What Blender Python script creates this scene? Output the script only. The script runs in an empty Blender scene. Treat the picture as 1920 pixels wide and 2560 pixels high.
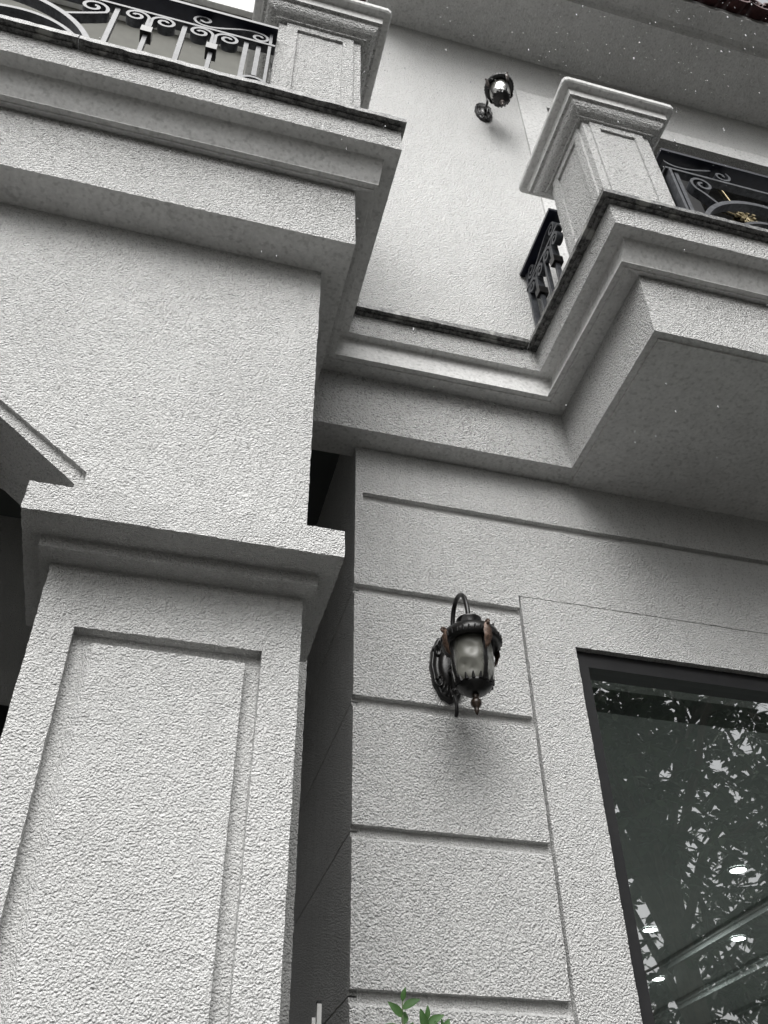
import bpy, math, random
import numpy as np
from mathutils import Matrix, Vector

random.seed(7)
RNG = np.random.default_rng(7)
S = bpy.context.scene
H = 1.55                                   # eye height above the ground

# ------------------------------------------------------------------ camera
cam_d = bpy.data.cameras.new("camera")
cam = bpy.data.objects.new("camera", cam_d)
S.collection.objects.link(cam)
RX = Vector((0.966, -0.258, -0.013)); RY = Vector((0.161, 0.642, -0.749)); RZ = Vector((0.201, 0.722, 0.662))
_R = np.array([RX, RY, RZ], dtype=float)
_u, _s, _v = np.linalg.svd(_R); _R = _u @ _v
m = Matrix.Identity(4)
for i in range(3):
    m[i][0] = _R[0][i]; m[i][1] = -_R[1][i]; m[i][2] = -_R[2][i]
m[2][3] = H
cam.matrix_world = m
cam_d.sensor_fit = 'VERTICAL'; cam_d.sensor_height = 36.0; cam_d.sensor_width = 27.0
cam_d.lens = 2288.7 / 2560 * 36.0
cam_d.clip_start = 0.05; cam_d.clip_end = 500
S.camera = cam

# ------------------------------------------------------------------ light
SUN_EL, SUN_AZ = math.radians(50), math.radians(200)   # azimuth clockwise from +Y
w = bpy.data.worlds.new("World"); S.world = w; w.use_nodes = True
nt = w.node_tree; nt.nodes.clear()
sky = nt.nodes.new("ShaderNodeTexSky"); sky.sky_type = 'NISHITA'; sky.sun_disc = False
sky.sun_elevation = SUN_EL; sky.sun_rotation = SUN_AZ
sky.air_density = 1.6; sky.dust_density = 6.0; sky.ozone_density = 1.0; sky.altitude = 0
hs = nt.nodes.new("ShaderNodeHueSaturation"); hs.inputs['Saturation'].default_value = 0.10
bgn = nt.nodes.new("ShaderNodeBackground"); bgn.inputs['Strength'].default_value = 0.10
wo = nt.nodes.new("ShaderNodeOutputWorld")
nt.links.new(sky.outputs[0], hs.inputs['Color']); nt.links.new(hs.outputs[0], bgn.inputs['Color'])
nt.links.new(bgn.outputs[0], wo.inputs['Surface'])
sd = bpy.data.lights.new("sun", 'SUN'); sd.energy = 1.5; sd.angle = math.radians(55); sd.color = (1.0, 0.995, 0.985)
sun = bpy.data.objects.new("sun", sd); S.collection.objects.link(sun)
_d = Vector((math.cos(SUN_EL) * math.sin(SUN_AZ), math.cos(SUN_EL) * math.cos(SUN_AZ), math.sin(SUN_EL)))
sun.rotation_euler = _d.to_track_quat('Z', 'Y').to_euler()
S.view_settings.view_transform = 'Standard'; S.view_settings.look = 'None'
S.view_settings.gamma = 1.0; S.view_settings.use_curve_mapping = False
S.view_settings.exposure = 0.84
S.cycles.max_bounces = 8; S.cycles.diffuse_bounces = 6; S.cycles.glossy_bounces = 3; S.cycles.transparent_max_bounces = 8; S.cycles.caustics_reflective = False; S.cycles.caustics_refractive = False

# ------------------------------------------------------------------ materials
def N(t, k, **kw):
    n = t.nodes.new(k)
    for a, b in kw.items(): setattr(n, a, b)
    return n

def base_mat(name, col, rough=0.6, metal=0.0, spec=0.5):
    m = bpy.data.materials.new(name); m.use_nodes = True
    b = m.node_tree.nodes['Principled BSDF']
    b.inputs['Base Color'].default_value = (*col, 1); b.inputs['Roughness'].default_value = rough
    b.inputs['Metallic'].default_value = metal; b.inputs['Specular IOR Level'].default_value = spec
    return m, m.node_tree, b

def stucco(name, col, scale, dist, strength, rough=0.85, mott=0.11, speck=0.0):
    m, t, b = base_mat(name, col, rough, 0, 0.25)
    L = t.links.new
    geo = N(t, 'ShaderNodeNewGeometry')
    n1 = N(t, 'ShaderNodeTexNoise'); n1.inputs['Scale'].default_value = scale; n1.inputs['Detail'].default_value = 2.0
    n1.inputs['Roughness'].default_value = 0.6
    n2 = N(t, 'ShaderNodeTexVoronoi'); n2.feature = 'F1'; n2.inputs['Scale'].default_value = scale * 0.72
    for n in (n1, n2): L(geo.outputs['Position'], n.inputs['Vector'])
    mx = N(t, 'ShaderNodeMath', operation='MULTIPLY_ADD'); mx.inputs[1].default_value = -0.40
    L(n2.outputs['Distance'], mx.inputs[0]); L(n1.outputs['Fac'], mx.inputs[2])
    bp = N(t, 'ShaderNodeBump'); bp.inputs['Strength'].default_value = strength; bp.inputs['Distance'].default_value = dist; bp.inputs['Filter Width'].default_value = 0.35
    L(mx.outputs[0], bp.inputs['Height']); L(bp.outputs[0], b.inputs['Normal'])
    # broad faint mottling and grime of the paint itself
    n3 = N(t, 'ShaderNodeTexNoise'); n3.inputs['Scale'].default_value = 1.7; n3.inputs['Detail'].default_value = 6
    n3.inputs['Roughness'].default_value = 0.65
    n4 = N(t, 'ShaderNodeTexNoise'); n4.inputs['Scale'].default_value = scale * 0.8; n4.inputs['Detail'].default_value = 4
    for n in (n3, n4): L(geo.outputs['Position'], n.inputs['Vector'])
    # weather streaks: noise drawn out vertically
    mp = N(t, 'ShaderNodeMapping'); mp.inputs['Scale'].default_value = (16, 16, 0.9); L(geo.outputs['Position'], mp.inputs['Vector'])
    n5 = N(t, 'ShaderNodeTexNoise'); n5.inputs['Scale'].default_value = 1.0; n5.inputs['Detail'].default_value = 5; L(mp.outputs[0], n5.inputs['Vector'])
    ad0 = N(t, 'ShaderNodeMath', operation='MULTIPLY_ADD'); ad0.inputs[1].default_value = 0.55; L(n5.outputs['Fac'], ad0.inputs[0]); L(n3.outputs['Fac'], ad0.inputs[2])
    ad = N(t, 'ShaderNodeMath', operation='ADD'); L(ad0.outputs[0], ad.inputs[0]); L(n4.outputs['Fac'], ad.inputs[1])
    mr = N(t, 'ShaderNodeMapRange'); mr.inputs['From Min'].default_value = 0.93; mr.inputs['From Max'].default_value = 1.62
    mr.inputs['To Min'].default_value = 1 - mott; mr.inputs['To Max'].default_value = 1 + mott
    L(ad.outputs[0], mr.inputs['Value'])
    # fine dark specks: shade of the grain's pits put into the colour
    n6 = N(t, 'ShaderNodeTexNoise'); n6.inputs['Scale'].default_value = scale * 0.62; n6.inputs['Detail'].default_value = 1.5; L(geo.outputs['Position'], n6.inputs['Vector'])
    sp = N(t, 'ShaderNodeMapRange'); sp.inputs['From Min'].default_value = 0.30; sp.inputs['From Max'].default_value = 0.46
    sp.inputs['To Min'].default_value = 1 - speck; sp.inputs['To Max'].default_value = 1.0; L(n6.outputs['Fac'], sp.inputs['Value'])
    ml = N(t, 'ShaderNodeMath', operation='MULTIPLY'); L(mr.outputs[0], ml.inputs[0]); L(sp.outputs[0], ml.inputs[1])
    vm = N(t, 'ShaderNodeVectorMath', operation='SCALE'); vm.inputs[0].default_value = col
    L(ml.outputs[0], vm.inputs['Scale']); L(vm.outputs[0], b.inputs['Base Color'])
    return m

PAINT = (0.61, 0.61, 0.602)
M = {}
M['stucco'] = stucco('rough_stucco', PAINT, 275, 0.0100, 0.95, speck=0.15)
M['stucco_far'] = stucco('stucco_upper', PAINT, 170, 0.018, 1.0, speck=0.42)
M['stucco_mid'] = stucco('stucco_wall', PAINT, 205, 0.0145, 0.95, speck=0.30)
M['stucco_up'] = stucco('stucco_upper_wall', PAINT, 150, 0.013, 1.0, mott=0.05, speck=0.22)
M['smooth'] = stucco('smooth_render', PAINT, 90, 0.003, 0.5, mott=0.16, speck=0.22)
M['olive'] = stucco('shaded_door_paint', (0.15, 0.15, 0.135), 20, 0.001, 0.2)  # olive grey with the eave's shade taken into the colour
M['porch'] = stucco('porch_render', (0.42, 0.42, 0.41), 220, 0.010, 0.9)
M['bulb'] = stucco('frosted_bulb', (0.35, 0.35, 0.31), 40, 0.001, 0.2)
M['white'] = stucco('white_trim', (0.75, 0.75, 0.74), 40, 0.001, 0.2)

def granite():
    m, t, b = base_mat('dark_granite', (0.03, 0.03, 0.03), 0.16)
    L = t.links.new; geo = N(t, 'ShaderNodeNewGeometry')
    n = N(t, 'ShaderNodeTexNoise'); n.inputs['Scale'].default_value = 45; n.inputs['Detail'].default_value = 8; n.inputs['Roughness'].default_value = 0.75
    v = N(t, 'ShaderNodeTexNoise'); v.inputs['Scale'].default_value = 9; v.inputs['Detail'].default_value = 5
    for k in (n, v): L(geo.outputs['Position'], k.inputs['Vector'])
    cr = N(t, 'ShaderNodeValToRGB')
    e = cr.color_ramp.elements; e[0].position = 0.42; e[0].color = (0.03, 0.03, 0.03, 1); e[1].position = 0.70; e[1].color = (0.26, 0.26, 0.25, 1)
    L(n.outputs['Fac'], cr.inputs['Fac'])
    cr2 = N(t, 'ShaderNodeValToRGB'); e = cr2.color_ramp.elements
    e[0].position = 0.60; e[0].color = (0, 0, 0, 1); e[1].position = 0.66; e[1].color = (1, 1, 1, 1)
    L(v.outputs['Fac'], cr2.inputs['Fac'])
    mx = N(t, 'ShaderNodeMix', data_type='RGBA'); L(cr2.outputs['Color'], mx.inputs['Factor'])
    L(cr.outputs['Color'], mx.inputs['A']); mx.inputs['B'].default_value = (0.30, 0.30, 0.28, 1)
    L(mx.outputs['Result'], b.inputs['Base Color'])
    bp = N(t, 'ShaderNodeBump'); bp.inputs['Strength'].default_value = 0.6; bp.inputs['Distance'].default_value = 0.006
    L(n.outputs['Fac'], bp.inputs['Height']); L(bp.outputs[0], b.inputs['Normal'])
    return m
M['granite'] = granite()

def noisy(name, col, col2, scale, rough, metal=0.0, bump=0.0, spec=0.5, dist=0.002):
    m, t, b = base_mat(name, col, rough, metal, spec); L = t.links.new
    geo = N(t, 'ShaderNodeNewGeometry')
    n = N(t, 'ShaderNodeTexNoise'); n.inputs['Scale'].default_value = scale; n.inputs['Detail'].default_value = 6; n.inputs['Roughness'].default_value = 0.65
    L(geo.outputs['Position'], n.inputs['Vector'])
    cr = N(t, 'ShaderNodeValToRGB'); e = cr.color_ramp.elements
    e[0].position = 0.38; e[0].color = (*col, 1); e[1].position = 0.68; e[1].color = (*col2, 1)
    L(n.outputs['Fac'], cr.inputs['Fac']); L(cr.outputs['Color'], b.inputs['Base Color'])
    if bump:
        bp = N(t, 'ShaderNodeBump'); bp.inputs['Strength'].default_value = bump; bp.inputs['Distance'].default_value = dist
        L(n.outputs['Fac'], bp.inputs['Height']); L(bp.outputs[0], b.inputs['Normal'])
    return m
M['iron'] = noisy('wrought_iron', (0.03, 0.032, 0.037), (0.085, 0.089, 0.098), 40, 0.38, 0.0, 0.3, 0.3)
M['handrail'] = noisy('navy_handrail', (0.004, 0.005, 0.012), (0.008, 0.010, 0.020), 30, 0.3, 0.0, 0.1, 0.3)
M['lamp_black'] = noisy('black_lamp_metal', (0.004, 0.004, 0.0045), (0.012, 0.011, 0.010), 90, 0.28, 0.0, 0.35, 0.35)
M['bronze'] = noisy('bronze_leaf', (0.035, 0.022, 0.015), (0.15, 0.092, 0.065), 120, 0.5, 0.3, 0.3)
M['finial'] = noisy('dark_bronze', (0.012, 0.009, 0.007), (0.05, 0.032, 0.022), 120, 0.3, 0.3, 0.3)
M['frame'] = noisy('dark_window_frame', (0.013, 0.013, 0.014), (0.018, 0.018, 0.019), 20, 0.45, spec=0.3)
M['tile'] = noisy('dark_red_roof_tile', (0.035, 0.012, 0.012), (0.10, 0.040, 0.038), 25, 0.6, 0, 0.3, 0.4)
M['ground'] = noisy('wet_asphalt', (0.04, 0.04, 0.038), (0.075, 0.073, 0.069), 6, 0.5, 0, 0.2)
M['black'] = noisy('black_door', (0.004, 0.004, 0.005), (0.008, 0.008, 0.009), 8, 0.25)
M['room'] = noisy('room_paint', (0.28, 0.29, 0.285), (0.33, 0.342, 0.335), 2, 0.7)
M['room_floor'] = noisy('room_floor_tile', (0.36, 0.36, 0.35), (0.44, 0.44, 0.42), 2, 0.4)
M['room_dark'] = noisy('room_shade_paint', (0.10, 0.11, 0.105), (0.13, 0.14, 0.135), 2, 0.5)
M['gold'] = noisy('gold_ornament', (0.22, 0.18, 0.10), (0.34, 0.28, 0.16), 60, 0.45, 0.5)
M['bark'] = noisy('tree_bark', (0.045, 0.035, 0.026), (0.10, 0.08, 0.06), 14, 0.9, 0, 0.8, dist=0.03)
M['leaf_far'] = noisy('tree_leaf', (0.018, 0.034, 0.012), (0.05, 0.085, 0.03), 3, 0.5)
M['leaf'] = noisy('shrub_leaf', (0.035, 0.085, 0.022), (0.07, 0.15, 0.045), 22, 0.55, 0, 0.2, spec=0.25)
M['stem'] = noisy('green_stem', (0.05, 0.08, 0.03), (0.09, 0.11, 0.05), 30, 0.6)
M['post'] = noisy('white_post', (0.55, 0.55, 0.53), (0.65, 0.65, 0.63), 20, 0.5)

def glass(name, tint, ior, rough=0.0, bump=0.0, bscale=3.0):
    m = bpy.data.materials.new(name); m.use_nodes = True; t = m.node_tree; t.nodes.clear(); L = t.links.new
    o = N(t, 'ShaderNodeOutputMaterial'); mix = N(t, 'ShaderNodeMixShader'); fr = N(t, 'ShaderNodeFresnel'); fr.inputs['IOR'].default_value = ior
    tr = N(t, 'ShaderNodeBsdfTransparent'); tr.inputs['Color'].default_value = (*tint, 1)
    gl = N(t, 'ShaderNodeBsdfGlossy'); gl.inputs['Roughness'].default_value = rough; gl.inputs['Color'].default_value = (1, 1, 1, 1)
    L(fr.outputs[0], mix.inputs[0]); L(tr.outputs[0], mix.inputs[1]); L(gl.outputs[0], mix.inputs[2]); L(mix.outputs[0], o.inputs['Surface'])
    if bump:
        geo = N(t, 'ShaderNodeNewGeometry'); n = N(t, 'ShaderNodeTexNoise'); n.inputs['Scale'].default_value = bscale; n.inputs['Detail'].default_value = 2
        L(geo.outputs['Position'], n.inputs['Vector'])
        bp = N(t, 'ShaderNodeBump'); bp.inputs['Strength'].default_value = bump; bp.inputs['Distance'].default_value = 0.004
        L(n.outputs['Fac'], bp.inputs['Height']); L(bp.outputs[0], gl.inputs['Normal'])
    return m
M['pane'] = glass('window_glass', (0.80, 0.83, 0.82), 5.2, 0.008, 0.3, 2.0)
M['door_glass'] = glass('door_glass', (0.25, 0.27, 0.27), 1.5, 0.02)

def lamp_glass():
    m, t, b = base_mat('smoked_lamp_glass', (0.17, 0.17, 0.15), 0.32, 0, 0.3)
    b.inputs['Transmission Weight'].default_value = 0.3; b.inputs['IOR'].default_value = 1.3
    L = t.links.new; geo = N(t, 'ShaderNodeNewGeometry')
    n = N(t, 'ShaderNodeTexVoronoi'); n.feature = 'SMOOTH_F1'; n.inputs['Scale'].default_value = 22; n.inputs['Smoothness'].default_value = 0.7
    L(geo.outputs['Position'], n.inputs['Vector'])
    bp = N(t, 'ShaderNodeBump'); bp.inputs['Strength'].default_value = 0.8; bp.inputs['Distance'].default_value = 0.02
    L(n.outputs['Distance'], bp.inputs['Height']); L(bp.outputs[0], b.inputs['Normal'])
    return m
M['lamp_glass'] = lamp_glass()

def emis(name, col, s):
    m = bpy.data.materials.new(name); m.use_nodes = True
    b = m.node_tree.nodes['Principled BSDF']; b.inputs['Base Color'].default_value = (0.8, 0.8, 0.8, 1)
    b.inputs['Emission Color'].default_value = (*col, 1); b.inputs['Emission Strength'].default_value = s
    return m
M['downlight'] = emis('downlight_lit', (0.93, 1.0, 0.98), 14)
def drop():
    m, t, b = base_mat('rain_water', (0.55, 0.56, 0.57), 0.2, 0, 0.4)
    b.inputs['Transmission Weight'].default_value = 0.35; b.inputs['IOR'].default_value = 1.33
    return m
M['rain'] = drop()

# ------------------------------------------------------------------ mesh helpers
def vnoise(p, seed=0):
    i = np.floor(p).astype(np.int64); f = p - i; f = f * f * (3 - 2 * f)
    def h(a):
        k = (a[:, 0] * 374761393 + a[:, 1] * 668265263 + a[:, 2] * 2147483647 + seed * 1274126177) & 0xffffffff
        k = ((k ^ (k >> 13)) * 1274126177) & 0xffffffff
        k = k ^ (k >> 16)
        return (k & 0xffff) / 32767.5 - 1.0
    r = 0
    for dx in (0, 1):
        for dy in (0, 1):
            for dz in (0, 1):
                wgt = (f[:, 0] if dx else 1 - f[:, 0]) * (f[:, 1] if dy else 1 - f[:, 1]) * (f[:, 2] if dz else 1 - f[:, 2])
                r = r + wgt * h(i + np.array([dx, dy, dz]))
    return r

class MB:
    """collects patches, boxes, tubes ... in world coordinates"""
    def __init__(s): s.v = []; s.f = []; s.n = 0
    def add(s, verts, faces):
        verts = np.asarray(verts, float).reshape(-1, 3)
        s.v.append(verts); s.f += [tuple(int(i) + s.n for i in f) for f in faces]; s.n += len(verts)
    def patch(s, a, b, c, d, seg=None):
        a, b, c, d = [np.array(q, float) for q in (a, b, c, d)]
        nu = nv = 1
        if seg:
            nu = max(1, int(math.ceil(max(np.linalg.norm(b - a), np.linalg.norm(c - d)) / seg)))
            nv = max(1, int(math.ceil(max(np.linalg.norm(d - a), np.linalg.norm(c - b)) / seg)))
        u = np.linspace(0, 1, nu + 1)[None, :, None]; v = np.linspace(0, 1, nv + 1)[:, None, None]
        P = (a * (1 - u) + b * u) * (1 - v) + (d * (1 - u) + c * u) * v
        k = np.arange((nu + 1) * (nv + 1)).reshape(nv + 1, nu + 1)
        q = np.stack([k[:-1, :-1], k[:-1, 1:], k[1:, 1:], k[1:, :-1]], -1).reshape(-1, 4)
        s.add(P.reshape(-1, 3), q.tolist())
        return s
    def box(s, x0, x1, y0, y1, z0, z1, seg=None, skip=''):
        A = lambda x, y, z: (x, y, z)
        if 'f' not in skip: s.patch(A(x0, y0, z0), A(x1, y0, z0), A(x1, y0, z1), A(x0, y0, z1), seg)
        if 'b' not in skip: s.patch(A(x1, y1, z0), A(x0, y1, z0), A(x0, y1, z1), A(x1, y1, z1), seg)
        if 'l' not in skip: s.patch(A(x0, y1, z0), A(x0, y0, z0), A(x0, y0, z1), A(x0, y1, z1), seg)
        if 'r' not in skip: s.patch(A(x1, y0, z0), A(x1, y1, z0), A(x1, y1, z1), A(x1, y0, z1), seg)
        if 't' not in skip: s.patch(A(x0, y0, z1), A(x1, y0, z1), A(x1, y1, z1), A(x0, y1, z1), seg)
        if 'u' not in skip: s.patch(A(x0, y1, z0), A(x1, y1, z0), A(x1, y0, z0), A(x0, y0, z0), seg)
        return s
    def lathe(s, prof, cx, cy, n=24, cap=True):
        V = []
        for r, z in prof:
            for k in range(n):
                a = 2 * math.pi * k / n; V.append((cx + r * math.cos(a), cy + r * math.sin(a), z))
        F = []
        for j in range(len(prof) - 1):
            for k in range(n):
                k2 = (k + 1) % n; F.append((j * n + k, j * n + k2, (j + 1) * n + k2, (j + 1) * n + k))
        if cap:
            F.append(tuple(range(n))[::-1]); F.append(tuple(range((len(prof) - 1) * n, len(prof) * n)))
        s.add(V, F); return s
    def tube(s, pts, r, n=8, closed=False):
        P = [np.array(p, float) for p in pts]; m_ = len(P); rr = r if hasattr(r, '__len__') else [r] * m_
        V = []; up = None
        for i in range(m_):
            t = P[min(i + 1, m_ - 1)] - P[max(i - 1, 0)]; t /= np.linalg.norm(t) + 1e-9
            if up is None:
                up = np.array((0, 0, 1.0)) if abs(t[2]) < 0.9 else np.array((1.0, 0, 0))
            a = np.cross(t, up); a /= np.linalg.norm(a) + 1e-9; b = np.cross(a, t); up = b
            for k in range(n):
                g = 2 * math.pi * k / n; V.append(P[i] + rr[i] * (math.cos(g) * a + math.sin(g) * b))
        F = [(i * n + k, i * n + (k + 1) % n, (i + 1) * n + (k + 1) % n, (i + 1) * n + k) for i in range(m_ - 1) for k in range(n)]
        F += [tuple(range(n))[::-1], tuple(range((m_ - 1) * n, m_ * n))]
        s.add(V, F); return s
    def flat(s, pts, nrm, th, wd):
        """flat iron bar: follows pts in the plane normal to nrm; th in that plane, wd along nrm"""
        P = [np.array(p, float) for p in pts]; nrm = np.array(nrm, float); V = []; m_ = len(P)
        for i in range(m_):
            t = P[min(i + 1, m_ - 1)] - P[max(i - 1, 0)]; t /= np.linalg.norm(t) + 1e-9
            a = np.cross(nrm, t); a /= np.linalg.norm(a) + 1e-9
            for sa, sb in ((-1, -1), (1, -1), (1, 1), (-1, 1)):
                V.append(P[i] + a * sa * th / 2 + nrm * sb * wd / 2)
        F = [(i * 4 + k, i * 4 + (k + 1) % 4, (i + 1) * 4 + (k + 1) % 4, (i + 1) * 4 + k) for i in range(m_ - 1) for k in range(4)]
        F += [(3, 2, 1, 0), tuple((m_ - 1) * 4 + k for k in range(4))]
        s.add(V, F); return s
    def build(s, name, mat, root=None, parent=None, jit=0.0, freq=90.0, smooth=None, low=0.0):
        v = np.concatenate(s.v) if s.v else np.zeros((0, 3))
        if jit:
            jit *= 0.45
            d = np.stack([vnoise(v * freq + 11.3, k) for k in range(3)], 1) * jit
            d += np.stack([vnoise(v * 9 + 3.1, 7 + k) for k in range(3)], 1) * (low or jit * 0.6)
            v = v + d
        org = np.array(root.location) if root is not None else np.zeros(3)
        me = bpy.data.meshes.new(name); me.from_pydata((v - org).tolist(), [], s.f); me.update()
        me.materials.append(M[mat])
        if smooth or (smooth is None and jit): me.shade_smooth()
        o = bpy.data.objects.new(name, me); S.collection.objects.link(o)
        par = parent if parent is not None else root
        if par is not None: o.parent = par
        return o

def tag(o, label=None, cat=None, group=None, kind=None):
    if label: o['label'] = label
    if cat: o['category'] = cat
    if group: o['group'] = group
    if kind: o['kind'] = kind
    return o

def thing(name, label, cat, loc, group=None):
    o = bpy.data.objects.new(name, None); S.collection.objects.link(o); o.location = loc; o.empty_display_size = 0.1
    return tag(o, label, cat, group)

def copy_tree(o, parent=None):
    c = o.copy(); S.collection.objects.link(c)
    if parent is not None: c.parent = parent
    for ch in list(o.children): copy_tree(ch, c)
    return c

def Z(z): return z + H

# ------------------------------------------------------------------ ground
tag(MB().box(-60, 60, -60, 60, -0.3, 0.0).build('ground', 'ground'), kind='structure')

# ------------------------------------------------------------------ house: walls, eave, window
house = thing('house', 'pale grey rendered house with grooved lower wall and dark tiled eave', 'house', (1.5, 3.0, 0))
XW, YW = 0.585, 2.50
XG, XWIN, ZWIN = 1.204, 1.398, 1.797
GZ = [0.197, 0.626, 1.058, 1.481, 1.923]                     # groove heights below the surround's head
GT, ZS = 2.362, 1.985                                        # top groove, head of the window surround
GH, GD, XR = 0.014, 0.022, 3.6
def course(q, xa, xb, za, zb, lip=0.013, skip=''):
    """front of a course with a sloped upper lip"""
    q.box(xa, xb, YW, YW + GD, Z(za), Z(zb - lip), 0.011, skip='bt' + skip)
    q.patch((xa, YW, Z(zb - lip)), (xb, YW, Z(zb - lip)), (xb, YW + GD, Z(zb)), (xa, YW + GD, Z(zb)), 0.011)
b = MB()                                                     # wall core behind the courses (window hole left free)
b.box(XW + GD, XWIN, YW + GD, YW + 0.24, 0.0, Z(2.614), 0.05)
b.box(XWIN, XR, YW + GD, YW + 0.24, Z(ZWIN), Z(2.614), 0.05, skip='l')
b.box(XW + GD, XW + 0.24, YW + 0.24, 3.6, 0.0, Z(2.9), 0.08, skip='f')
b.build('lower_wall', 'stucco', house, jit=0.0015)
zs = [-H] + GZ
for i in range(len(GZ)):                                     # raised courses of render between the grooves, wrapping the corner
    z0 = zs[i] + (GH if i else 0); z1 = zs[i + 1] - GH
    q = MB(); course(q, XW, XG - 0.005, z0, z1, skip='l')
    q.box(XW, XW + GD, YW, YW + GD, Z(z0), Z(z1 - .013), 0.02, skip='rfbt')
    q.add([(XW, YW, Z(z1 - .013)), (XW, YW + GD, Z(z1)), (XW, YW + GD, Z(z1 - .013))], [(0, 1, 2)])
    q.box(XW, XW + GD, YW + GD, 3.64, Z(z0 - (.0115 if i else 0)), Z(z1 + .0115), 0.02, skip='r')
    q.build('wall_panel', 'stucco_mid', house, jit=0.0028)
q = MB()
course(q, XW, XG, 1.923 + GH, GT - GH, skip='lr')
q.box(XW, XW + GD, YW, YW + GD, Z(1.923 + GH), Z(GT - GH - .013), 0.02, skip='rfbt').box(XW, XW + GD, YW + GD, 3.64, Z(1.923 + .0025), Z(GT - GH), 0.02, skip='r')
course(q, XG, XR, ZS + 0.007, GT - GH, skip='lr')
q.build('wall_panel', 'stucco_mid', house, jit=0.0028)
q = MB()
q.box(XW, XW + 0.03, YW, YW + GD, Z(GT - GH - .013), Z(GT + GH), 0.011, skip='blut')
q.box(XW, XR, YW, YW + GD, Z(GT + GH), Z(2.614), 0.011, skip='bl')
q.box(XW, XW + GD, YW, 3.64, Z(GT - GH - .0005), Z(2.9), 0.02, skip='rfu')
q.build('wall_panel', 'stucco_mid', house, jit=0.0028)
q = MB()                                                     # flat surround round the window, a touch proud
q.box(XG + 0.005, XWIN, YW - 0.004, YW + GD, 0.0, Z(ZS), 0.011, skip='b')
q.box(XWIN, XR, YW - 0.004, YW + GD, Z(ZWIN), Z(ZS), 0.011, skip='bl')
q.box(XWIN - 0.03, XWIN, YW + GD, YW + 0.2, 0.0, Z(ZWIN), 0.02, skip='flb')
q.box(XWIN, XR, YW + GD, YW + 0.2, Z(ZWIN), Z(ZWIN) + 0.03, 0.02, skip='ftb')
q.build('window_surround', 'stucco_mid', house, jit=0.0028)

# window: frame and pane
XE, ZB = 3.4, -0.75
fr = MB()
fr.box(XWIN, XWIN + 0.050, 2.520, 2.60, Z(ZB), Z(ZWIN)).box(XE - 0.05, XE, 2.520, 2.60, Z(ZB), Z(ZWIN))
fr.box(XWIN + 0.050, XE - 0.05, 2.521, 2.60, Z(ZWIN - 0.062), Z(ZWIN)).box(XWIN + 0.050, XE - 0.05, 2.521, 2.60, Z(ZB), Z(ZB + 0.06))
win = fr.build('window', 'frame', house)
win['label'] = 'large dark framed window reflecting leaves'
MB().box(XWIN + 0.051, XWIN + 0.058, 2.540, 2.548, Z(ZB + 0.06), Z(ZWIN - 0.062)).build('glazing_bead', 'iron', house, win)
MB().patch((XWIN + 0.050, 2.560, Z(ZB + 0.06)), (XE - 0.05, 2.560, Z(ZB + 0.06)), (XE - 0.05, 2.560, Z(ZWIN - 0.062)), (XWIN + 0.050, 2.560, Z(ZWIN - 0.062))).build('pane', 'pane', house, win)

# room seen through the glass
ZC = 2.1
rm = MB()
rm.box(0.84, 9.0, 10.6, 10.7, 0, Z(2.6)).box(9.0, 9.1, 2.75, 10.7, 0, Z(2.6)).box(0.825, 0.84, 2.745, 10.6, 0, Z(2.6))
rm.build('room_wall', 'room', house)
MB().box(0.84, 9.0, 2.745, 10.6, 0.002, 0.02).build('room_floor', 'room_floor', house)
MB().box(3.6, 9.0, 2.5, 2.745, 0, Z(2.6)).build('room_wall', 'room', house)
MB().box(1.4, 3.6, 2.6, 2.745, 0, Z(ZB)).build('window_sill_wall', 'room', house)
ce = MB().box(0.84, 9.0, 3.40, 10.6, Z(ZC), Z(ZC + 0.5)).box(0.84, 9.0, 2.745, 3.40, Z(ZC + 0.5), Z(ZC + 0.56)).build('ceiling', 'room', house)
for x, wd in ((4.18, 0.08), (4.90, 0.13), (5.62, 0.13)):
    q = MB(); q.box(x - wd / 2, x + wd / 2, 3.41, 10.55, Z(ZC - 0.035), Z(ZC) - 0.001).box(x - wd / 5, x + wd / 5, 3.42, 10.54, Z(ZC - 0.065), Z(ZC - 0.0352))
    q.build('ceiling_moulding', 'room', house, ce)

# upper wall, its corner strip, eave
YU = 2.31
DX, DZ = 1.765, 5.80                                         # door opening of the upper floor
q = MB(); q.box(0.55, DX, YU, YU + 0.25, Z(3.19), Z(6.5), 0.03, skip='b').box(DX, 5.0, YU, YU + 0.25, Z(DZ), Z(6.5), 0.03, skip='bl')
q.build('upper_wall', 'stucco_up', house, jit=0.002)
q = MB(); q.box(1.572, DX, YU - 0.014, YU, Z(3.19), Z(5.945), 0.03, skip='b').box(DX, 5.0, YU - 0.014, YU, Z(DZ), Z(5.945), 0.03, skip='bl')
q.build('door_surround', 'smooth', house, jit=0.0012)
dr = MB().box(DX, 5.0, YU + 0.16, YU + 0.20, Z(3.2), Z(DZ)).build('balcony_door', 'black', house)
for x in (DX + .04, 2.75, 3.75):
    MB().box(x - 0.04, x + 0.04, YU + 0.10, YU + 0.159, Z(3.2), Z(DZ - .09)).build('door_stile', 'frame', house, dr)
MB().box(DX, 5.0, YU + 0.10, YU + 0.159, Z(DZ - .089), Z(DZ)).build('door_rail', 'frame', house, dr)
MB().box(DX + .09, 4.95, YU + 0.13, YU + 0.135, Z(3.3), Z(DZ - .1)).build('door_pane', 'door_glass', house, dr)

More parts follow.
